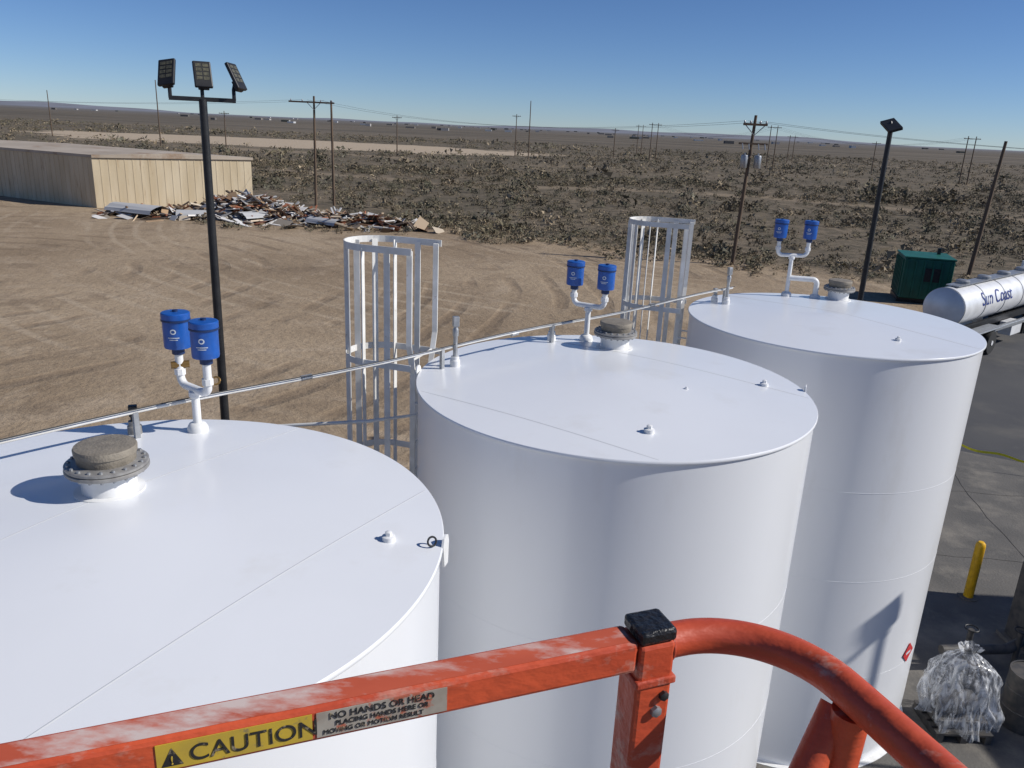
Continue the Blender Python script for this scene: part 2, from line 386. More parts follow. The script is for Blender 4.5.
def stick(name,u0,u1,z0,z1,m,off):
    V=[face(u0,z0,off),face(u1,z0,off),face(u1,z1,off),face(u0,z1,off)]
    V+= [v-b*(off-.0002) for v in V]
    mk(name,V,[(0,1,2,3),(0,4,5,1),(1,5,6,2),(2,6,7,3),(3,7,4,0)],m,g)
U=-.012
stick('caution_sticker',-.512+U,-.372+U,Zr-.0145,Zr+.0145,M['yel'],.0010)
stick('warning_sticker',-.368+U,-.236+U,Zr-.0145,Zr+.0145,M['stk'],.0010)
up=Vector((0,0,1))
text('caution_text','CAUTION',.0255,M['ink'],frame(face(-.484+U,Zr-.0092,.0014),a,up,b),g,sx=1.02)
V=[face(-.508+U,Zr-.0105,.0014),face(-.489+U,Zr-.0105,.0014),face(-.4985+U,Zr+.0095,.0014)]
mk('caution_triangle',V,[(0,1,2)],M['ink'],g)
text('caution_mark','!',.013,M['yel'],frame(face(-.5005+U,Zr-.0088,.0018),a,up,b),g)
text('warning_text','NO HANDS OR HEAD',.0108,M['ink'],frame(face(-.356+U,Zr+.0050,.0014),a,up,b),g,sx=1)
text('warning_text','PLACING HANDS HERE OR',.0078,M['ink'],frame(face(-.350+U,Zr-.0032,.0014),a,up,b),g,sx=1.0)
text('warning_text','MOVING OR MOTION RESULT',.0074,M['ink'],frame(face(-.362+U,Zr-.0115,.0014),a,up,b),g,sx=1)

# ------------------------------------------------------------------ light poles
def lightpole(x,y,h,three=True):
    g=Group('parking_lot_light',(x,y,0))
    lathe('base_plate',[(.2,0),(.2,.02),(.1,.022)],(x,y,0),M['black'],g,16)
    tube('pole',[(x,y,0),(x,y,h*.5),(x,y,h)],[.072,.062,.052],M['black'],g,16)
    toc=Vector((-x,-y,0)).normalized(); side=Vector((toc.y,-toc.x,0)); 
    if side.x<0: side=-side
    if three:
        tube('crossbar',[Vector((x,y,h))-side*.42,Vector((x,y,h))+side*.42],.028,M['black'],g,square=True)
        heads=[(-.40,-.45,.25,.19,-.02),(0,.1,.0,.17,.02),(.40,1.0,-.1,.17,.04)]
    else: heads=[(0,.35,.5,.15,0)]
    for s,yaw,rl,hw,dx in heads:
        o=Vector((x,y,h))+side*s
        tube('bracket',[o,o+Vector((0,0,.14)),o+Vector((0,.06,.22))],.026,M['black'],g,8)
        X=Matrix.Rotation(math.atan2(side.y,side.x)+yaw,4,'Z')@Matrix.Rotation(-rl*.6,4,'Y')@Matrix.Rotation(math.radians(62 if three else 25),4,'X')
        c=o+side*dx+Vector((0,0,.31 if three else .14))
        if three:
            box('head',c,(.23,.37,.05),M['black'],g,xf=X,bevel=.015)
            box('driver_box',c+X@Vector((0,-.12,-.04)),(.14,.14,.05),M['black'],g,xf=X,bevel=.01)
            for r in range(4):
                for cc in range(2):
                    q=X@Vector(((cc-.5)*.088,(r-1.5)*.062+.03,.0245)); box('led_cell',c+q,(.074,.045,.006),M['led'],g,xf=X)
        else:
            box('head',c,(.3,.5,.07),M['black'],g,xf=X,bevel=.012)
lightpole(-4.31,11.3,8.17); lightpole(8.03,18.5,8.25,False)
g=Group('shadow_pole',(11.0,8.25,0));  # unseen pole and head, added to cast the shadow on the far tank
tube('pole',[(11.0,8.25,0),(11.0,8.25,6.5)],.038,M['black'],g,14)
box('head',(11.0,8.24,6.75),(.3,.24,.26),M['black'],g,bevel=.03)
tube('neck',arc((11.0,8.19,6.45),.09,0,math.pi,8,(0,1,0),(0,0,1)),.035,M['black'],g,10)

# ------------------------------------------------------------------ utility poles and wires
tops={}
def upole(key,x,y,h,arm=True,trans=False,hf=False,name='utility_pole',lean=0,armoff=0,L=None):
    g=Group(name,(x,y,0)); r=.14 if y<100 else .15
    xs=[0] if not hf else [-.9,.9]
    for dx in xs:
        tube('pole',[(x+dx,y,0),(x+dx+lean*.5,y,h*.5),(x+dx+lean,y,h)],[r,r*.85,r*.65],M['wood'],g,10)
    if arm:
        L=L or (2.4 if not hf else 3.8); xa=x+lean+armoff
        box('crossarm',(xa,y-r,h-.55),(L,.12,.14),M['wood'],g)
        for k in(-.45,-.2,.2,.45):
            lathe('insulator',[(.05,0),(.07,.06),(.03,.16),(0,.18)],(xa+k*L,y-r,h-.48),M['galv'],g,8)
        if not hf: tube('arm_brace',[(x+lean-.6,y-r,h-.6),(x+lean,y-r,h-1.2),(x+lean+.6,y-r,h-.6)],.03,M['galv'],g,6)
    if trans:
        for dx,dy in((-.42,-.15),(.42,-.15)):
            lathe('transformer',[(.0,0),(.2,.02),(.22,.05),(.22,.75),(.2,.8),(.05,.84),(.05,.95)],(x+lean+dx,y+dy,h-3.2),M['galv'],g,18)
        box('cutout_arm',(x+lean,y-.2,h-1.7),(1.8,.1,.12),M['wood'],g)
        for k in(-.7,-.3,.3,.7): tube('cutout',[(x+lean+k,y-.28,h-1.7),(x+lean+k+.05,y-.35,h-2.05)],.04,M['galv'],g,6)
    tops[key]=(x+lean,y-r,h-.35)
upole('A',14.1,52.7,9.35,True,True,lean=.3,L=1.5)
upole('B',-18.0,78.8,9.6,False,lean=-.05); upole('B2',-19.5,77.8,9.9,True,False,lean=.1,armoff=-.2,L=4.2)
upole('C',29.9,53.1,8.5,False,lean=.5)
far=[('d1',-.566,230,12),('d2',-.436,190,14.5),('d3',-.357,200,8.6),('d4',-.151,210,9.5),('d6',.007,215,14.5),('d5',-.009,240,11.5),('d7',.109,260,9),('d11',.42,240,8.6)]
for k,xr,y,h in far: upole(k,xr*y,y,h,arm=(k not in('d2','d6','d1')))
for k,xr,y,h in[('h1',.156,250,11),('h2',.297,230,11.5),('h3',.532,190,10.5),('h4',.139,330,11),('h5',.32,300,9.5)]: upole(k,xr*y,y,h,hf=True)
def wires(name,p,q,offs,sag,r=.018):
    g=Group(name,p)
    for o in offs:
        P=[]
        for i in range(17):
            f=i/16; v=Vector(p).lerp(Vector(q),f)+Vector((o,0,0)); v.z-=sag*4*f*(1-f); P.append(v)
        tube('wire',P,r,M['wire'],g,5)
wires('power_line',tops['B2'],tops['A'],(-.6,.6),1.2,.008)
wires('power_line',tops['A'],(48,30,9.0),(-.5,.5),1.0,.008)
wires('power_line',tops['B2'],(-90,95,10),(-1,1),1.4,.008)
wires('power_line',tops['h1'],tops['h2'],(-1.5,0,1.5),3,.014)
wires('power_line',tops['h2'],tops['h3'],(-1.5,0,1.5),3,.014)

# ------------------------------------------------------------------ tan metal building
g=Group('metal_warehouse',(-41,77,0))
Pn=[Vector(p+(0,)) for p in((-35.5,68.),(-24.8,75.6),(-47.8,87.2),(-58.5,79.6))]
hb=4.3
V=[p for p in Pn]+[p+Vector((0,0,hb)) for p in Pn]
mk('walls',V,[(0,1,5,4),(1,2,6,5),(2,3,7,6),(3,0,4,7)],M['tan'],g)
cen=sum(Pn,Vector())/4
Re=[cen+(p-cen)*1.012 for p in Pn]
m01=(Re[0]+Re[1])/2; m23=(Re[2]+Re[3])/2
V=[p+Vector((0,0,hb+.004)) for p in Re]+[m01+Vector((0,0,hb+.22)),m23+Vector((0,0,hb+.22))]
mk('roof',V,[(0,4,5,3),(4,1,2,5),(0,1,4),(2,3,5)],M['tanroof'],g)
V=[p+Vector((0,0,hb-.22)) for p in Re]+[p+Vector((0,0,hb)) for p in Re]
mk('eave_trim',V,[(0,1,5,4),(1,2,6,5),(2,3,7,6),(3,0,4,7)],M['tanroof'],g)
for i in range(4):
    p,q=Pn[i],Pn[(i+1)%4]; d=(q-p); n=Vector((d.y,-d.x,0)).normalized(); K=int(d.length/.6)
    for k in range(1,K):
        c=p+d*k/K+n*.008+Vector((0,0,hb/2-.12)); box('wall_rib',c,(.08,.025,hb-.26),M['tan'],g,rz=math.atan2(d.y,d.x))
# ------------------------------------------------------------------ scrap heap
def mound(x,y):
    h=0
    for cx,cy,hh,rx,ry in((-22.6,66.6,1.35,3.4,1.8),(-18.5,65.5,.55,3.5,1.8),(-12.6,64.0,.6,3.4,1.7),(-28.5,64.8,.3,4,1.5)):
        h+=hh*math.exp(-((x-cx)/rx)**2-((y-cy)/ry)**2)
    return h
V=[];F=[];C=[]
def addq(vs,fs,c):
    k=len(V); V.extend(vs); F.extend([tuple(k+i for i in f) for f in fs]); C.extend([c]*len(vs))
nx,ny=70,34
for j in range(ny):
    for i in range(nx):
        x=-34+28*i/(nx-1); y=60+11*j/(ny-1); V.append((x,y,mound(x,y)+random.uniform(-.12,.12)*min(1,mound(x,y)*3)-.03)); C.append(random.choice([(.20,.145,.095),(.26,.19,.125),(.14,.10,.07)]))
for j in range(ny-1):
    for i in range(nx-1): F.append((j*nx+i,j*nx+i+1,(j+1)*nx+i+1,(j+1)*nx+i))
pal=[(.55,.54,.53),(.62,.60,.57),(.40,.39,.38),(.22,.13,.08),(.34,.23,.14),(.16,.10,.06),(.28,.11,.06),(.50,.42,.32),(.12,.09,.07),(.45,.34,.23)]
cnt=0
while cnt<1050:
    x=random.uniform(-34,-6);y=random.uniform(60.5,70); hm=mound(x,y)
    if random.random()>hm*.9+.09*math.exp(-((x+20)/13)**4-((y-64.5)/2.6)**2): continue
    cnt+=1
    if random.random()<.45: s=(random.uniform(.8,3.2),random.uniform(.08,.2),random.uniform(.05,.13))
    else: s=(random.uniform(.4,1.8),random.uniform(.3,1.0),.02)
    E=Matrix.Translation((x,y,hm+random.uniform(-.02,.2)))@Matrix.Rotation(random.uniform(0,6.28),4,'Z')@Matrix.Rotation(random.gauss(0,.28),4,'Y')@Matrix.Rotation(random.gauss(0,.42),4,'X')
    vs=[tuple(E@Vector((sx*s[0]/2,sy*s[1]/2,sz*s[2]/2))) for sz in(-1,1) for sx,sy in((-1,-1),(1,-1),(1,1),(-1,1))]
    c=random.choice(pal); f=random.uniform(.7,1.2); addq(vs,BF,tuple(q*f for q in c))
for cx_,cy_,L,r,rz in((-30.2,64.0,4.6,.75,-.35),(-25.5,64.0,3,.5,.3),(-15,62.6,3,.5,-.5),(-21,63.9,2.4,.6,.9)):
    E=Matrix.Translation((cx_,cy_,.1))@Matrix.Rotation(rz,4,'Z'); vs=[];n=9
    for i in range(n):
        an=math.pi*(.15+.75*i/(n-1))
        for s in(-L/2,L/2): vs.append(tuple(E@Vector((s,r*1.6*math.cos(an),r*math.sin(an)+.1*random.random()))))
    addq(vs,[(2*i,2*i+1,2*i+3,2*i+2) for i in range(n-1)],(.45,.45,.45))
o=mk('scrap_pile',V,F,M['junk'])
at=o.data.attributes.new('Col','FLOAT_COLOR','POINT'); at.data.foreach_set('color',np.array([c+(1,) for c in C],dtype=np.float32).ravel())

# ------------------------------------------------------------------ green generator housing
def wheel(name,c,ax,r,w,g):
    X=Vector((0,0,1)).rotation_difference(Vector(ax)).to_matrix().to_4x4()
    lathe(name,[(r*.5,-w/2),(r*.92,-w/2),(r,-w*.35),(r,w*.35),(r*.92,w/2),(r*.5,w/2)],c,M['tyre'],g,28,xf=X)
    lathe('hub',[(r*.5,-w*.4),(r*.2,-w*.3),(r*.2,-w*.55),(0,-w*.56)],c,M['alu'],g,18,xf=X)
    lathe('hub',[(r*.5,w*.4),(r*.2,w*.3),(r*.2,w*.55),(0,w*.56)],c,M['alu'],g,18,xf=X)
g=Group('green_generator_housing',(22.0,43.3,0)); rz=-.28
E=Matrix.Translation((21.9,43.3,0))@Matrix.Rotation(rz,4,'Z')
def gb(n,c,s,m,bv=0): 
    cc=E@Vector(c); return box(n,cc,s,m,g,rz=rz,bevel=bv)
gb('body',(0,0,1.3),(2.4,2.6,2.1),M['green'],.04); gb('roof_slab',(0,0,2.4),(2.5,2.7,.09),M['green'],.02); gb('skid',(0,0,.15),(2.5,2.2,.22),M['black'])
for k in range(6): gb('rib',(-1.05+.42*k,-1.34,1.3),(.08,.07,1.9),M['green'])
for k in range(6): gb('rib',(-1.24,-1.05+.42*k,1.3),(.07,.08,1.9),M['green'])
gb('louver_panel',(.2,-1.33,1.55),(.75,.04,.7),M['black']); gb('exhaust',(.7,.6,2.6),(.16,.16,.35),M['black'])

# ------------------------------------------------------------------ tanker trailer with tractor
g=Group('tanker_truck',(21.5,35.6,0))
A0=Vector((16.75,31.0,0)); dT=Vector((.75,.66,0)).normalized(); nT=Vector((dT.y,-dT.x,0)); rT=.78; zc=2.0; LT=10.5
Xr=Vector((0,0,1)).rotation_difference(dT).to_matrix().to_4x4()
lathe('tank',[(0,-.22),(rT*.45,-.19),(rT*.8,-.09),(rT,0),(rT,LT),(rT*.8,LT+.1),(0,LT+.22)],A0+Vector((0,0,zc)),M['alu'],g,48,xf=Xr)
for k in(0.05,2.1,4.2,6.3,8.4,10.4): lathe('band',[(rT+.001,-.03),(rT+.015,-.03),(rT+.015,.03),(rT+.001,.03)],A0+dT*k+Vector((0,0,zc)),M['galv'],g,48,xf=Xr)
rzT=math.atan2(dT.y,dT.x)
def tb(n,u,v,z,s,m,bv=0): return box(n,A0+dT*u+nT*v+Vector((0,0,z)),s,m,g,rz=rzT,bevel=bv)
for s in(-.45,.45): tb('frame_rail',5.2,s,1.08,(10.8,.12,.26),M['black'])
tb('walkway',5.2,0,zc+rT+.05,(9.5,.5,.04),M['galv']); 
for k in(1.4,3.6,5.8,8.0): 
    lathe('manhole',[(.26,0),(.26,.12),(.2,.16),(0,.17)],A0+dT*k+Vector((0,0,zc+rT+.05)),M['galv'],g,20)
tb('rear_bumper',-.25,0,.7,(.12,2.2,.22),M['galv']); tb('rear_panel',-.12,0,1.12,(.08,2.0,.3),M['black'])
for s in(-.9,-.7,.7,.9): tb('tail_lamp',-.18,s,1.12,(.05,.12,.1),M['redsign'])
for k in(1.1,2.45):
    for s in(-.95,.95): wheel('wheel',A0+dT*k+nT*s+Vector((0,0,.5)),nT,.5,.5,g)
for s in(-.98,.98):
    tb('fender',1.78,s,1.1,(2.7,.56,.06),M['galv'],.02); tb('hose_tube',5.2,s,.95,(4.5,.18,.18),M['galv'],.03)
    tb('side_cabinet',5.6,s*.8,.7,(1.2,.5,.55),M['alu'],.02)
for s in(-.5,.5): tb('landing_leg',8.2,s,.55,(.14,.14,1.1),M['black'])
for k in(9.3,10.6):
    for s in(-.95,.95): wheel('wheel',A0+dT*k+nT*s+Vector((0,0,.5)),nT,.5,.5,g)
tb('tractor_frame',11.8,0,.85,(6.0,.9,.25),M['black'])
tb('cab',12.6,0,1.9,(2.1,2.3,1.9),M['blue2'],.15); tb('hood',14.4,0,1.5,(1.8,1.8,1.2),M['blue2'],.15); tb('windshield',13.66,0,2.35,(.04,1.9,.7),M['glass']); tb('side_glass',12.9,1.16,2.35,(.8,.03,.6),M['glass']); tb('side_glass',12.9,-1.16,2.35,(.8,.03,.6),M['glass'])
for s in(-1,1): wheel('wheel',A0+dT*14.4+nT*s+Vector((0,0,.5)),nT,.5,.32,g); tube('stack',[A0+dT*11.4+nT*s+Vector((0,0,1)),A0+dT*11.4+nT*s+Vector((0,0,2.9))],.08,M['alu'],g,12)
me_o=text('lettering','Sun Coast',.78,M['navytext'],Matrix.Identity(4),g,extr=.004,sx=1.0)
for v in me_o.data.vertices:
    x,y,zq=v.co; an=math.radians(2)+ (y)/rT
    rr_=rT+.012+zq
    v.co=A0+dT*(1.75+x)+nT*(rr_*math.cos(an))+Vector((0,0,zc+rr_*math.sin(an)))
me_o.data.update()

# ------------------------------------------------------------------ ground
def ground_mat():
    m=bpy.data.materials.new('ground_dirt'); m.use_nodes=True; nt=m.node_tree;N=nt.nodes;L=nt.links
    b=N['Principled BSDF']; b.inputs['Roughness'].default_value=.95; b.inputs['Specular IOR Level'].default_value=.15
    geo=N.new('ShaderNodeNewGeometry'); sep=N.new('ShaderNodeSeparateXYZ'); L.new(geo.outputs['Position'],sep.inputs[0])
    def noise(sc,det=4,rough=.6,vec=None,dist=0):
        n=N.new('ShaderNodeTexNoise'); n.noise_dimensions='2D'; n.inputs['Scale'].default_value=sc;n.inputs['Detail'].default_value=det;n.inputs['Roughness'].default_value=rough;n.inputs['Distortion'].default_value=dist
        L.new(vec or geo.outputs['Position'],n.inputs['Vector']); return n.outputs[0]
    def rng_(v,a0,a1,b0=0,b1=1):
        r=N.new('ShaderNodeMapRange'); 
        for i,x in enumerate((a0,a1,b0,b1)): r.inputs[i+1].default_value=x
        L.new(v,r.inputs[0]); return r.outputs[0]
    def mix(f,c0,c1):
        x=N.new('ShaderNodeMix'); x.data_type='RGBA'
        L.new(f,x.inputs[0])
        for s,c in((6,c0),(7,c1)):
            if isinstance(c,tuple): x.inputs[s].default_value=rgb(c)
            else: L.new(c,x.inputs[s])
        return x.outputs[2]
    def mth(op,a0,a1=None):
        x=N.new('ShaderNodeMath'); x.operation=op
        for i,v in enumerate((a0,a1)):
            if v is None: continue
            if isinstance(v,(int,float)): x.inputs[i].default_value=v
            else: L.new(v,x.inputs[i])
        return x.outputs[0]
    def mapping(rot,sc,loc=(0,0,0)):
        mp=N.new('ShaderNodeMapping'); mp.inputs['Location'].default_value=loc; mp.inputs['Rotation'].default_value=(0,0,math.radians(rot)); mp.inputs['Scale'].default_value=sc; L.new(geo.outputs['Position'],mp.inputs['Vector']); return mp.outputs[0]
    def rings(loc,sc,dist):
        w=N.new('ShaderNodeTexWave'); w.wave_type='RINGS'; w.rings_direction='Z'; w.inputs['Scale'].default_value=sc; w.inputs['Distortion'].default_value=dist; w.inputs['Detail'].default_value=3; w.inputs['Detail Scale'].default_value=.35
        L.new(mapping(0,(1,1,0),loc),w.inputs['Vector']); return w.outputs[1]
    mp=mapping(35,(.22,1,1))
    dirt=mix(rng_(noise(.08,5),.35,.65),(.385,.295,.200),(.275,.205,.135))
    dirt=mix(rng_(noise(.35,7,.72,None,.8),.50,.66,0,.55),dirt,(.43,.34,.245))
    dirt=mix(rng_(noise(.22,7,.75),.54,.68,0,.65),dirt,(.20,.148,.100))
    # wheel tracks (curved, broken up)
    t1=mth('MULTIPLY',rng_(rings((30,-38,0),.14,5),.72,.97),rng_(noise(.15,4),.45,.6))
    dirt=mix(mth('MULTIPLY',t1,.50),dirt,(.19,.138,.092))
    t2=mth('MULTIPLY',rng_(rings((-22,-80,0),.20,4),.78,.98),rng_(noise(.11,4,.5,mapping(20,(1,1,1),(50,9,0))),.48,.62))
    dirt=mix(mth('MULTIPLY',t2,.55),dirt,(.45,.36,.26))
    dirt=mix(rng_(noise(.9,6,.7,mp,1.2),.54,.74,0,.35),dirt,(.20,.145,.095))
    dirt=mix(rng_(noise(5,5,.8),.50,.72,0,.6),dirt,(.18,.132,.09))
    fld=mix(rng_(noise(.05,6,.7),.4,.62),(.195,.155,.110),(.135,.112,.080))
    fld=mix(rng_(noise(.6,6,.8),.44,.60,0,.85),fld,(.082,.071,.050))
    fld=mix(rng_(noise(.018,5,.6,mapping(-12,(.6,1.6,1))),.57,.68,0,.6),fld,(.30,.235,.165))
    farc=mix(rng_(noise(.012,7,.78,mapping(0,(.25,1.6,1))),.42,.60),(.092,.080,.062),(.175,.145,.110))
    fld=mix(rng_(sep.outputs[1],200,600),fld,farc)
    fld=mix(rng_(sep.outputs[1],1200,6000),fld,(.18,.185,.205))  # distance haze mixed into the far ground as blue-grey base colour
    ex=mth('DIVIDE',mth('ADD',sep.outputs[0],75),85); ey=mth('DIVIDE',mth('SUBTRACT',sep.outputs[1],265),45)
    q=mth('ADD',mth('MULTIPLY',ex,ex),mth('MULTIPLY',ey,ey))
    q=mth('ADD',q,mth('MULTIPLY',mth('SUBTRACT',noise(.03,6,.7),.5),1.8))
    fld=mix(rng_(q,.85,1.0,.9,0),fld,(.46,.37,.27))
    yt=mth('ADD',mth('MULTIPLY',sep.outputs[0],-.22),118); dy=mth('ABSOLUTE',mth('SUBTRACT',mth('ADD',sep.outputs[1],mth('MULTIPLY',mth('SUBTRACT',noise(.02,4),.5),40)),yt))
    fld=mix(rng_(dy,1.5,3.4,.55,0),fld,(.30,.235,.165))
    s=mth('SUBTRACT',mth('ADD',mth('MULTIPLY',sep.outputs[0],.518),mth('MULTIPLY',sep.outputs[1],.855)),53.5)
    s=mth('ADD',s,mth('MULTIPLY',mth('SUBTRACT',noise(.09,6,.7),.5),11))
    col=mix(rng_(s,-2.0,2.4),dirt,fld)
    L.new(col,b.inputs['Base Color'])
    bp=N.new('ShaderNodeBump'); bp.inputs['Strength'].default_value=.7; bp.inputs['Distance'].default_value=.12
    L.new(mth('ADD',noise(2.2,6,.7),mth('MULTIPLY',t1,-.6)),bp.inputs['Height']); L.new(bp.outputs[0],b.inputs['Normal'])
    return m
V=[(-9000,-2000,0),(9000,-2000,0),(9000,9000,0),(-9000,9000,0)]
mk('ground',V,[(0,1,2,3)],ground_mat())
def sheet(name,P,z,m): return mk(name,[(x,y,z) for x,y in P],[tuple(range(len(P)))],m)
sheet('asphalt_yard',[(7.2,20.5),(9.5,13.0),(9.5,-15),(75,-15),(75,66),(27,45.6),(13.5,33.5)],.004,M['asph'])
sheet('pavement',[(-7,-6),(12.0,-6),(12.0,12),(15.5,19.2),(9,22.4),(6.2,15.6),(-7,2.4)],.012,M['conc'])
g=Group('pavement_cracks',(10,16,.016))
for x0,y0,x1,y1 in((7.4,14.9,13.4,14.3),(8.9,18.2,14.4,17.6),(10.3,12.3,11.6,20.2)):
    P=[]; n=26; d=Vector((x1-x0,y1-y0,0)).normalized(); nn=Vector((-d.y,d.x,0)); V=[]
    for i in range(n+1):
        q=Vector((x0,y0,.016)).lerp(Vector((x1,y1,.016)),i/n)+nn*(.10*mn.noise(Vector((i*.35,x0,y1)))+.03*mn.noise(Vector((i*1.9,x0,3)))); w_=.004+.008*abs(mn.noise(Vector((i*.8,y0,9))))
        V+=[q-nn*w_,q+nn*w_]
    mk('crack',V,[(2*i,2*i+2,2*i+3,2*i+1) for i in range(n)],M['crack'],g)
V=[];F=[];K=220
for i in range(K+1):
    x=-7500+15000*i/K; h=8+9*math.sin(x*.0011+1)+6*math.sin(x*.0031)+3*math.sin(x*.0083+2)
    h+= 24*math.exp(-((x-1900)/800)**2)+22*math.exp(-((x+4300)/1500)**2); h=max(3,h)
    V+=[(x,6200,-1),(x,6900+200*math.sin(x*.002),h)]
for i in range(K): F.append((2*i,2*i+2,2*i+3,2*i+1))
M['hill']=mat('distant_hills',(.20,.21,.245),.95,var=(.15,.155,.18),vscale=.004)  # bluish haze of distance put into the hill colour itself
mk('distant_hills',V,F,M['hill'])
V=[];F=[];C=[]
for i in range(110):
    y=random.uniform(1000,3400); xr=random.gauss(.0,.28)
    x=xr*y; w=random.uniform(5,14); dd=random.uniform(6,12); h=random.uniform(2.,3.6)
    c=random.choice([(.5,.5,.5),(.38,.36,.34),(.22,.20,.18),(.14,.13,.12),(.10,.105,.085)])
    vs=[(x+sx*w/2,y+sy*dd/2,z) for z in(0,h) for sx,sy in((-1,-1),(1,-1),(1,1),(-1,1))]
    k=len(V);V+=vs;F+=[tuple(k+j for j in f) for f in BF];C+=[c]*8
o=mk('distant_town',V,F,M['town']); at=o.data.attributes.new('Col','FLOAT_COLOR','POINT'); at.data.foreach_set('color',np.array([c+(1,) for c in C],dtype=np.float32).ravel())

# ------------------------------------------------------------------ scrub
def scrub(name,n,y0,y1,ntri,rad,hgt,leaf,keep,light=1.0,clump=.14):
    pts=[];tot_=0
    while tot_<n:
        m=n*3
        y=y0+(y1-y0)*rng.random(m)**.85; x=(rng.random(m)*2-1)*(y*.78+14)
        cl=np.sin(x*.11+np.sin(y*.07)*2)*np.cos(y*.05)+np.sin(y*.13+x*.35+1.3)*np.cos(x*.09)+.8*np.sin(x*.031-y*.023)
        k=keep(x,y)&(rng.random(m)<(.45+clump*cl))&((np.abs(y-(118-.22*x))>3)|(rng.random(m)<.2))
        pts.append(np.stack([x[k],y[k]],1)); tot_+=k.sum()
    pts=np.concatenate(pts)[:n]
    sc=rng.lognormal(0,.45,n); R_=rad*sc; H_=hgt*sc*rng.uniform(.7,1.3,n)
    tot=n*ntri
    th=rng.random((n,ntri))*2*np.pi; ph=np.arcsin(rng.random((n,ntri))); rr=.45+.6*rng.random((n,ntri))
    lob=1+.35*np.sin(th*3+rng.random((n,1))*6)
    cx=pts[:,0:1]+R_[:,None]*np.cos(th)*np.cos(ph)*rr*lob
    cy=pts[:,1:2]+R_[:,None]*np.sin(th)*np.cos(ph)*rr*lob
    cz=H_[:,None]*np.sin(ph)*rr+.05
    c=np.stack([cx,cy,cz],-1).reshape(tot,1,3)
    off=rng.normal(0,1,(tot,3,3))*leaf*np.repeat(sc,ntri)[:,None,None]
    v=(c+off).reshape(-1,3); v[:,2]=np.maximum(v[:,2],.0)
    base=np.array([(.150,.128,.082),(.175,.142,.095),(.118,.110,.074),(.23,.185,.125),(.14,.130,.095),(.27,.215,.145)])*light
    bc=base[rng.choice(6,n,p=[.25,.2,.18,.15,.12,.10])]*rng.uniform(.75,1.2,(n,1))
    col=np.repeat(bc,ntri,0)*rng.uniform(.7,1.35,(tot,1)); col=np.repeat(col,3,0)
    col=np.concatenate([col,np.ones((len(col),1))],1).astype(np.float32)
    me=bpy.data.meshes.new(name); me.vertices.add(tot*3); me.vertices.foreach_set('co',v.astype(np.float32).ravel())
    me.loops.add(tot*3); me.loops.foreach_set('vertex_index',np.arange(tot*3,dtype=np.int32))
    me.polygons.add(tot); me.polygons.foreach_set('loop_start',np.arange(0,tot*3,3,dtype=np.int32))
    me.update(calc_edges=True)
    at=me.attributes.new('Col','FLOAT_COLOR','POINT'); at.data.foreach_set('color',col.ravel())
    me.materials.append(M['shrub']); o=bpy.data.objects.new(name,me); COL.objects.link(o)
def sline(x,y): return .518*x+.855*y-53.5
def notstrip(x,y): return (((x+75)/85)**2+((y-265)/45)**2)>.9
def inb(x,y): return (x<-23)&(x>-62)&(y>66)&(y<90)&(sline(x,y)<22)
scrub('scrub_brush',6500,46,150,46,.42,.36,.055,lambda x,y:(sline(x,y)>2.5+3*np.sin(x*.3)+2*np.sin(x*.9))&~inb(x,y))
scrub('scrub_brush',9000,140,450,18,.75,.5,.11,lambda x,y:notstrip(x,y))
scrub('mesquite_thicket',70,66,180,240,1.5,1.3,.10,lambda x,y:(sline(x,y)>10)&~inb(x,y)&notstrip(x,y),.8)
scrub('dry_weeds',1800,48,72,24,.2,.16,.035,lambda x,y:(sline(x,y)>-4+2*np.sin(x*.7))&(sline(x,y)<6)&~inb(x,y),1.15)
scrub('dry_weeds',260,59,72,40,.3,.22,.04,lambda x,y:(x<-8)&(x>-36)&(sline(x,y)>-14)&~inb(x,y),1.0)

# ------------------------------------------------------------------ right-hand yard items
def bollard(x,y):
    g=Group('safety_bollard',(x,y,0))
    lathe('post',[(.085,0),(.085,1.08),(.078,1.13),(.05,1.165),(0,1.175)],(x,y,0),M['bollard'],g,24)
    lathe('footing',[(.17,.012),(.17,.03),(.09,.034)],(x,y,0),M['conc'],g,20)
bollard(8.7,13.15)
g=Group('caution_tape',(13,20,.9))
V=[];F=[];K=30
for i in range(K+1):
    f=i/K; x=11.2+4.8*f; y=19.7-1.2*f; z=.75-.35*math.sin(f*math.pi)+.04*math.sin(f*25); tw=.35*math.sin(f*9)
    V+=[(x,y-.02*math.sin(tw),z-.03*math.cos(tw)),(x,y+.02*math.sin(tw),z+.03*math.cos(tw))]
mk('tape',V,[(2*i,2*i+2,2*i+3,2*i+1) for i in range(K)],M['tape'],g)
for x,y in((11.2,19.7),(16.0,18.5)): tube('stake',[(x,y,0),(x,y,.85)],.02,M['wood'],g,8)
g=Group('shadow_shed',(18.5,7.5,0))  # unseen structure off frame, sized for the shadow it throws on the yard
box('walls',(18.5,6.2,3.1),(6,12,6.2),M['shed'],g)
V=[(15.3,0,6.202),(21.7,0,6.202),(21.7,12.4,6.202),(15.3,12.4,6.202),(18.5,0,6.9),(18.5,12.4,6.9)]
mk('roof',V,[(0,4,5,3),(4,1,2,5),(0,1,4),(2,3,5)],M['galv'],g)
for k in range(10): box('wall_rib',(15.48,.8+1.2*k,3.1),(.05,.1,6.1),M['shed'],g)
box('door',(15.46,7.0,1.2),(.06,.9,2.3),M['blue2'],g)
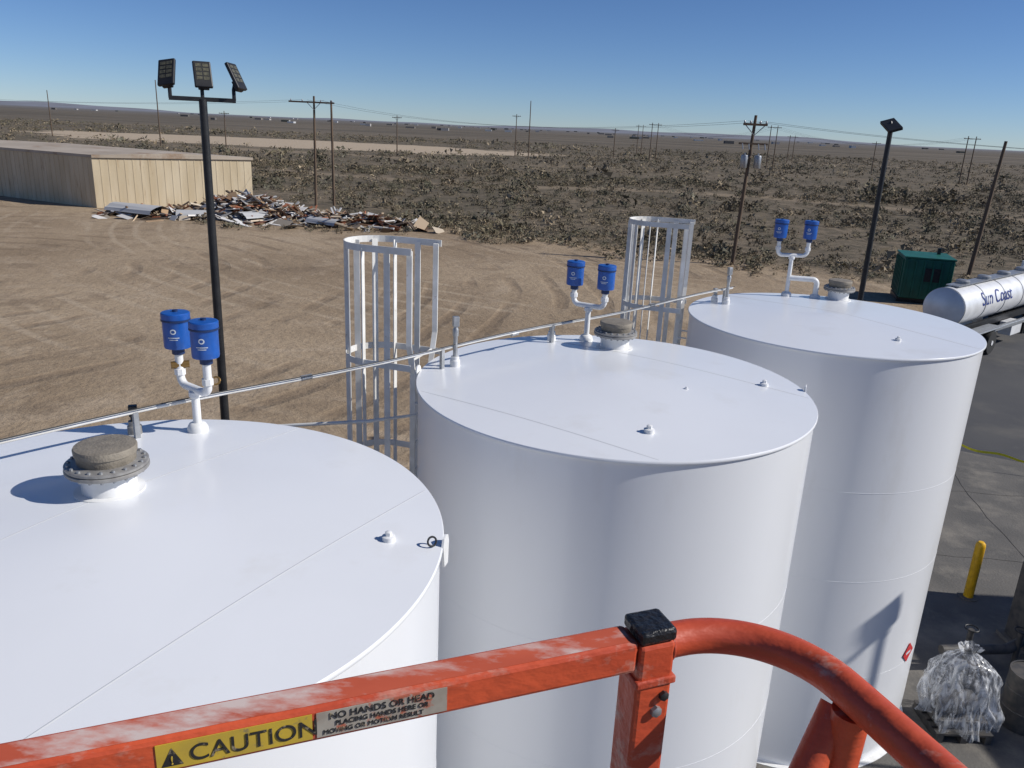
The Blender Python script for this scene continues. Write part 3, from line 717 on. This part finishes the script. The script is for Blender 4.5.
# wrapped pump skid beside the far tank
PX,PY=6.58,9.62
g=Group('wrapped_pump',(PX,PY,0))
for k in range(5): box('pallet_slat',(PX,PY-.3+.15*k,.15),(.8,.10,.03),M['wrapdark'],g)
for x in(-.34,0,.34): box('pallet_runner',(PX+x,PY,.073),(.09,.7,.12),M['wrapdark'],g)
box('base_frame',(PX,PY,.24),(.7,.5,.13),M['wrapdark'],g,bevel=.02)
lathe('motor',[(.05,-.3),(.18,-.28),(.20,-.2),(.20,.18),(.16,.22),(.07,.3)],(PX-.05,PY,.50),M['wrapdark'],g,24,xf=Matrix.Rotation(math.pi/2,4,'Y'))
box('control_box',(PX+.13,PY+.05,.82),(.22,.2,.45),M['wrapdark'],g,bevel=.01)
tube('discharge',[(PX-.1,PY,.6),(PX-.1,PY,1.0),(PX+.02,PY,1.08)],.05,M['galv'],g,12)
me=bpy.data.meshes.new('plastic_cover'); bm=bmesh.new(); NS,NR=120,46; rows=[]
for j in range(NR+1):
    f=j/NR; z=1.36-1.12*f**1.05
    # gathered at the tied neck, bulging, then flaring into loose folds
    prof=.05+.10*math.exp(-((f-.0)/.05)**2)+.36*(1-math.exp(-(max(f-.06,0)/.20)**1.3))+.05*f*f
    row=[]
    for i in range(NS):
        th=2*math.pi*i/NS
        fold=.10*math.sin(th*7+2.5*mn.noise(Vector((math.cos(th),math.sin(th),f*1.5))))+.06*math.sin(th*17+5*mn.noise(Vector((math.cos(th)*2,math.sin(th)*2,f*2))))
        r_=prof*(1+fold*(.4+.9*f)+.28*mn.noise(Vector((math.cos(th)*1.1,math.sin(th)*1.1,f*2.6+4)))+.09*mn.noise(Vector((math.cos(th)*5,math.sin(th)*5,f*8))))
        row.append(bm.verts.new((PX+r_*1.08*math.cos(th),PY+r_*math.sin(th),z+.05*mn.noise(Vector((th*2,f*5,1))))))
    rows.append(row)
for j in range(NR):
    for i in range(NS):
        k=(i+1)%NS; bm.faces.new((rows[j][i],rows[j+1][i],rows[j+1][k],rows[j][k])).smooth=True
bm.to_mesh(me);bm.free(); me.materials.append(M['wrap'])
o=bpy.data.objects.new('plastic_cover',me);COL.objects.link(o);g.add(o)
g=Group('pipe_manifold',(8.3,11.0,0))
tube('pipe',[(7.0,10.9,.4),(8.1,11.0,.4),(8.6,11.3,.4),(9.6,11.3,.4)],.08,M['wrapdark'],g,14)
for x in(7.5,8.3,9.2): tube('riser',[(x,11.05,0),(x,11.05,.7)],.045,M['wrapdark'],g,10); tube('handwheel',arc((x,11.05,.72),.10,0,2*math.pi,18,(1,0,0),(0,1,0)),.012,M['black'],g,6)
g=Group('equipment_cabinet',(9.05,11.5,0))
box('body',(9.05,11.7,.75),(.7,.6,1.4),M['wrapdark'],g,bevel=.02); box('door',(9.05,11.39,.75),(.6,.02,1.25),M['galv'],g); box('plinth',(9.05,11.7,.04),(.9,.7,.08),M['conc'],g)
g=Group('steel_barrel',(8.0,9.6,0))
lathe('drum',[(.28,.0),(.29,.01),(.29,.3),(.3,.31),(.29,.32),(.29,.6),(.3,.61),(.29,.62),(.29,.88),(.27,.88),(.27,.86),(0,.86)],(7.65,9.75,.012),M['wrapdark'],g,28)
g=Group('lumber_stack',(7.3,14.0,0))
for k in range(4): box('board',(7.15+.03*k,14.6,.05+.05*k),(.14,2.4,.045),M['pallet'],g,rz=.5+.05*k)

# ------------------------------------------------------------------ light, sky
el=math.radians(36); az=Vector((.996,-.09,0)).normalized()
sd=Vector((az.x*math.cos(el),az.y*math.cos(el),math.sin(el)))
sl=bpy.data.lights.new('sun','SUN'); sl.energy=4.6; sl.angle=math.radians(.5); sl.color=(1,.965,.91)
so=bpy.data.objects.new('sun',sl); so.rotation_euler=sd.to_track_quat('Z','Y').to_euler(); so.location=(30,0,40); COL.objects.link(so)
w=bpy.data.worlds.new('World'); S.world=w; w.use_nodes=True; nt=w.node_tree
sk=nt.nodes.new('ShaderNodeTexSky'); sk.sky_type='NISHITA'; sk.sun_disc=False; sk.sun_elevation=el
sk.sun_rotation=math.atan2(az.x,az.y); sk.altitude=1300; sk.air_density=.8; sk.dust_density=.05; sk.ozone_density=3.5
hs=nt.nodes.new('ShaderNodeHueSaturation'); hs.inputs['Saturation'].default_value=1.06
mx=nt.nodes.new('ShaderNodeMix'); mx.data_type='RGBA'; mx.blend_type='MULTIPLY'; mx.inputs[0].default_value=1; mx.inputs[7].default_value=(.80,.90,1.10,1)
nt.links.new(sk.outputs[0],hs.inputs['Color']); nt.links.new(hs.outputs[0],mx.inputs[6]); nt.links.new(mx.outputs[2],nt.nodes['Background'].inputs[0]); nt.nodes['Background'].inputs[1].default_value=.078
S.view_settings.view_transform='Standard'; S.view_settings.look='None'; S.view_settings.exposure=0

# ------------------------------------------------------------------ camera
p=math.radians(17.8); r=math.radians(2.63); c,s=math.cos(r),math.sin(r)
right=Vector((1,0,0)); up0=Vector((0,math.sin(p),math.cos(p))); back=Vector((0,-math.cos(p),math.sin(p)))
cx=right*c+up0*s; cy=-right*s+up0*c
cd=bpy.data.cameras.new('camera'); co=bpy.data.objects.new('camera',cd); COL.objects.link(co)
co.matrix_world=frame((0,0,H),cx,cy,back); cd.lens=28.125; cd.sensor_width=36; cd.clip_start=.05; cd.clip_end=30000
S.camera=co
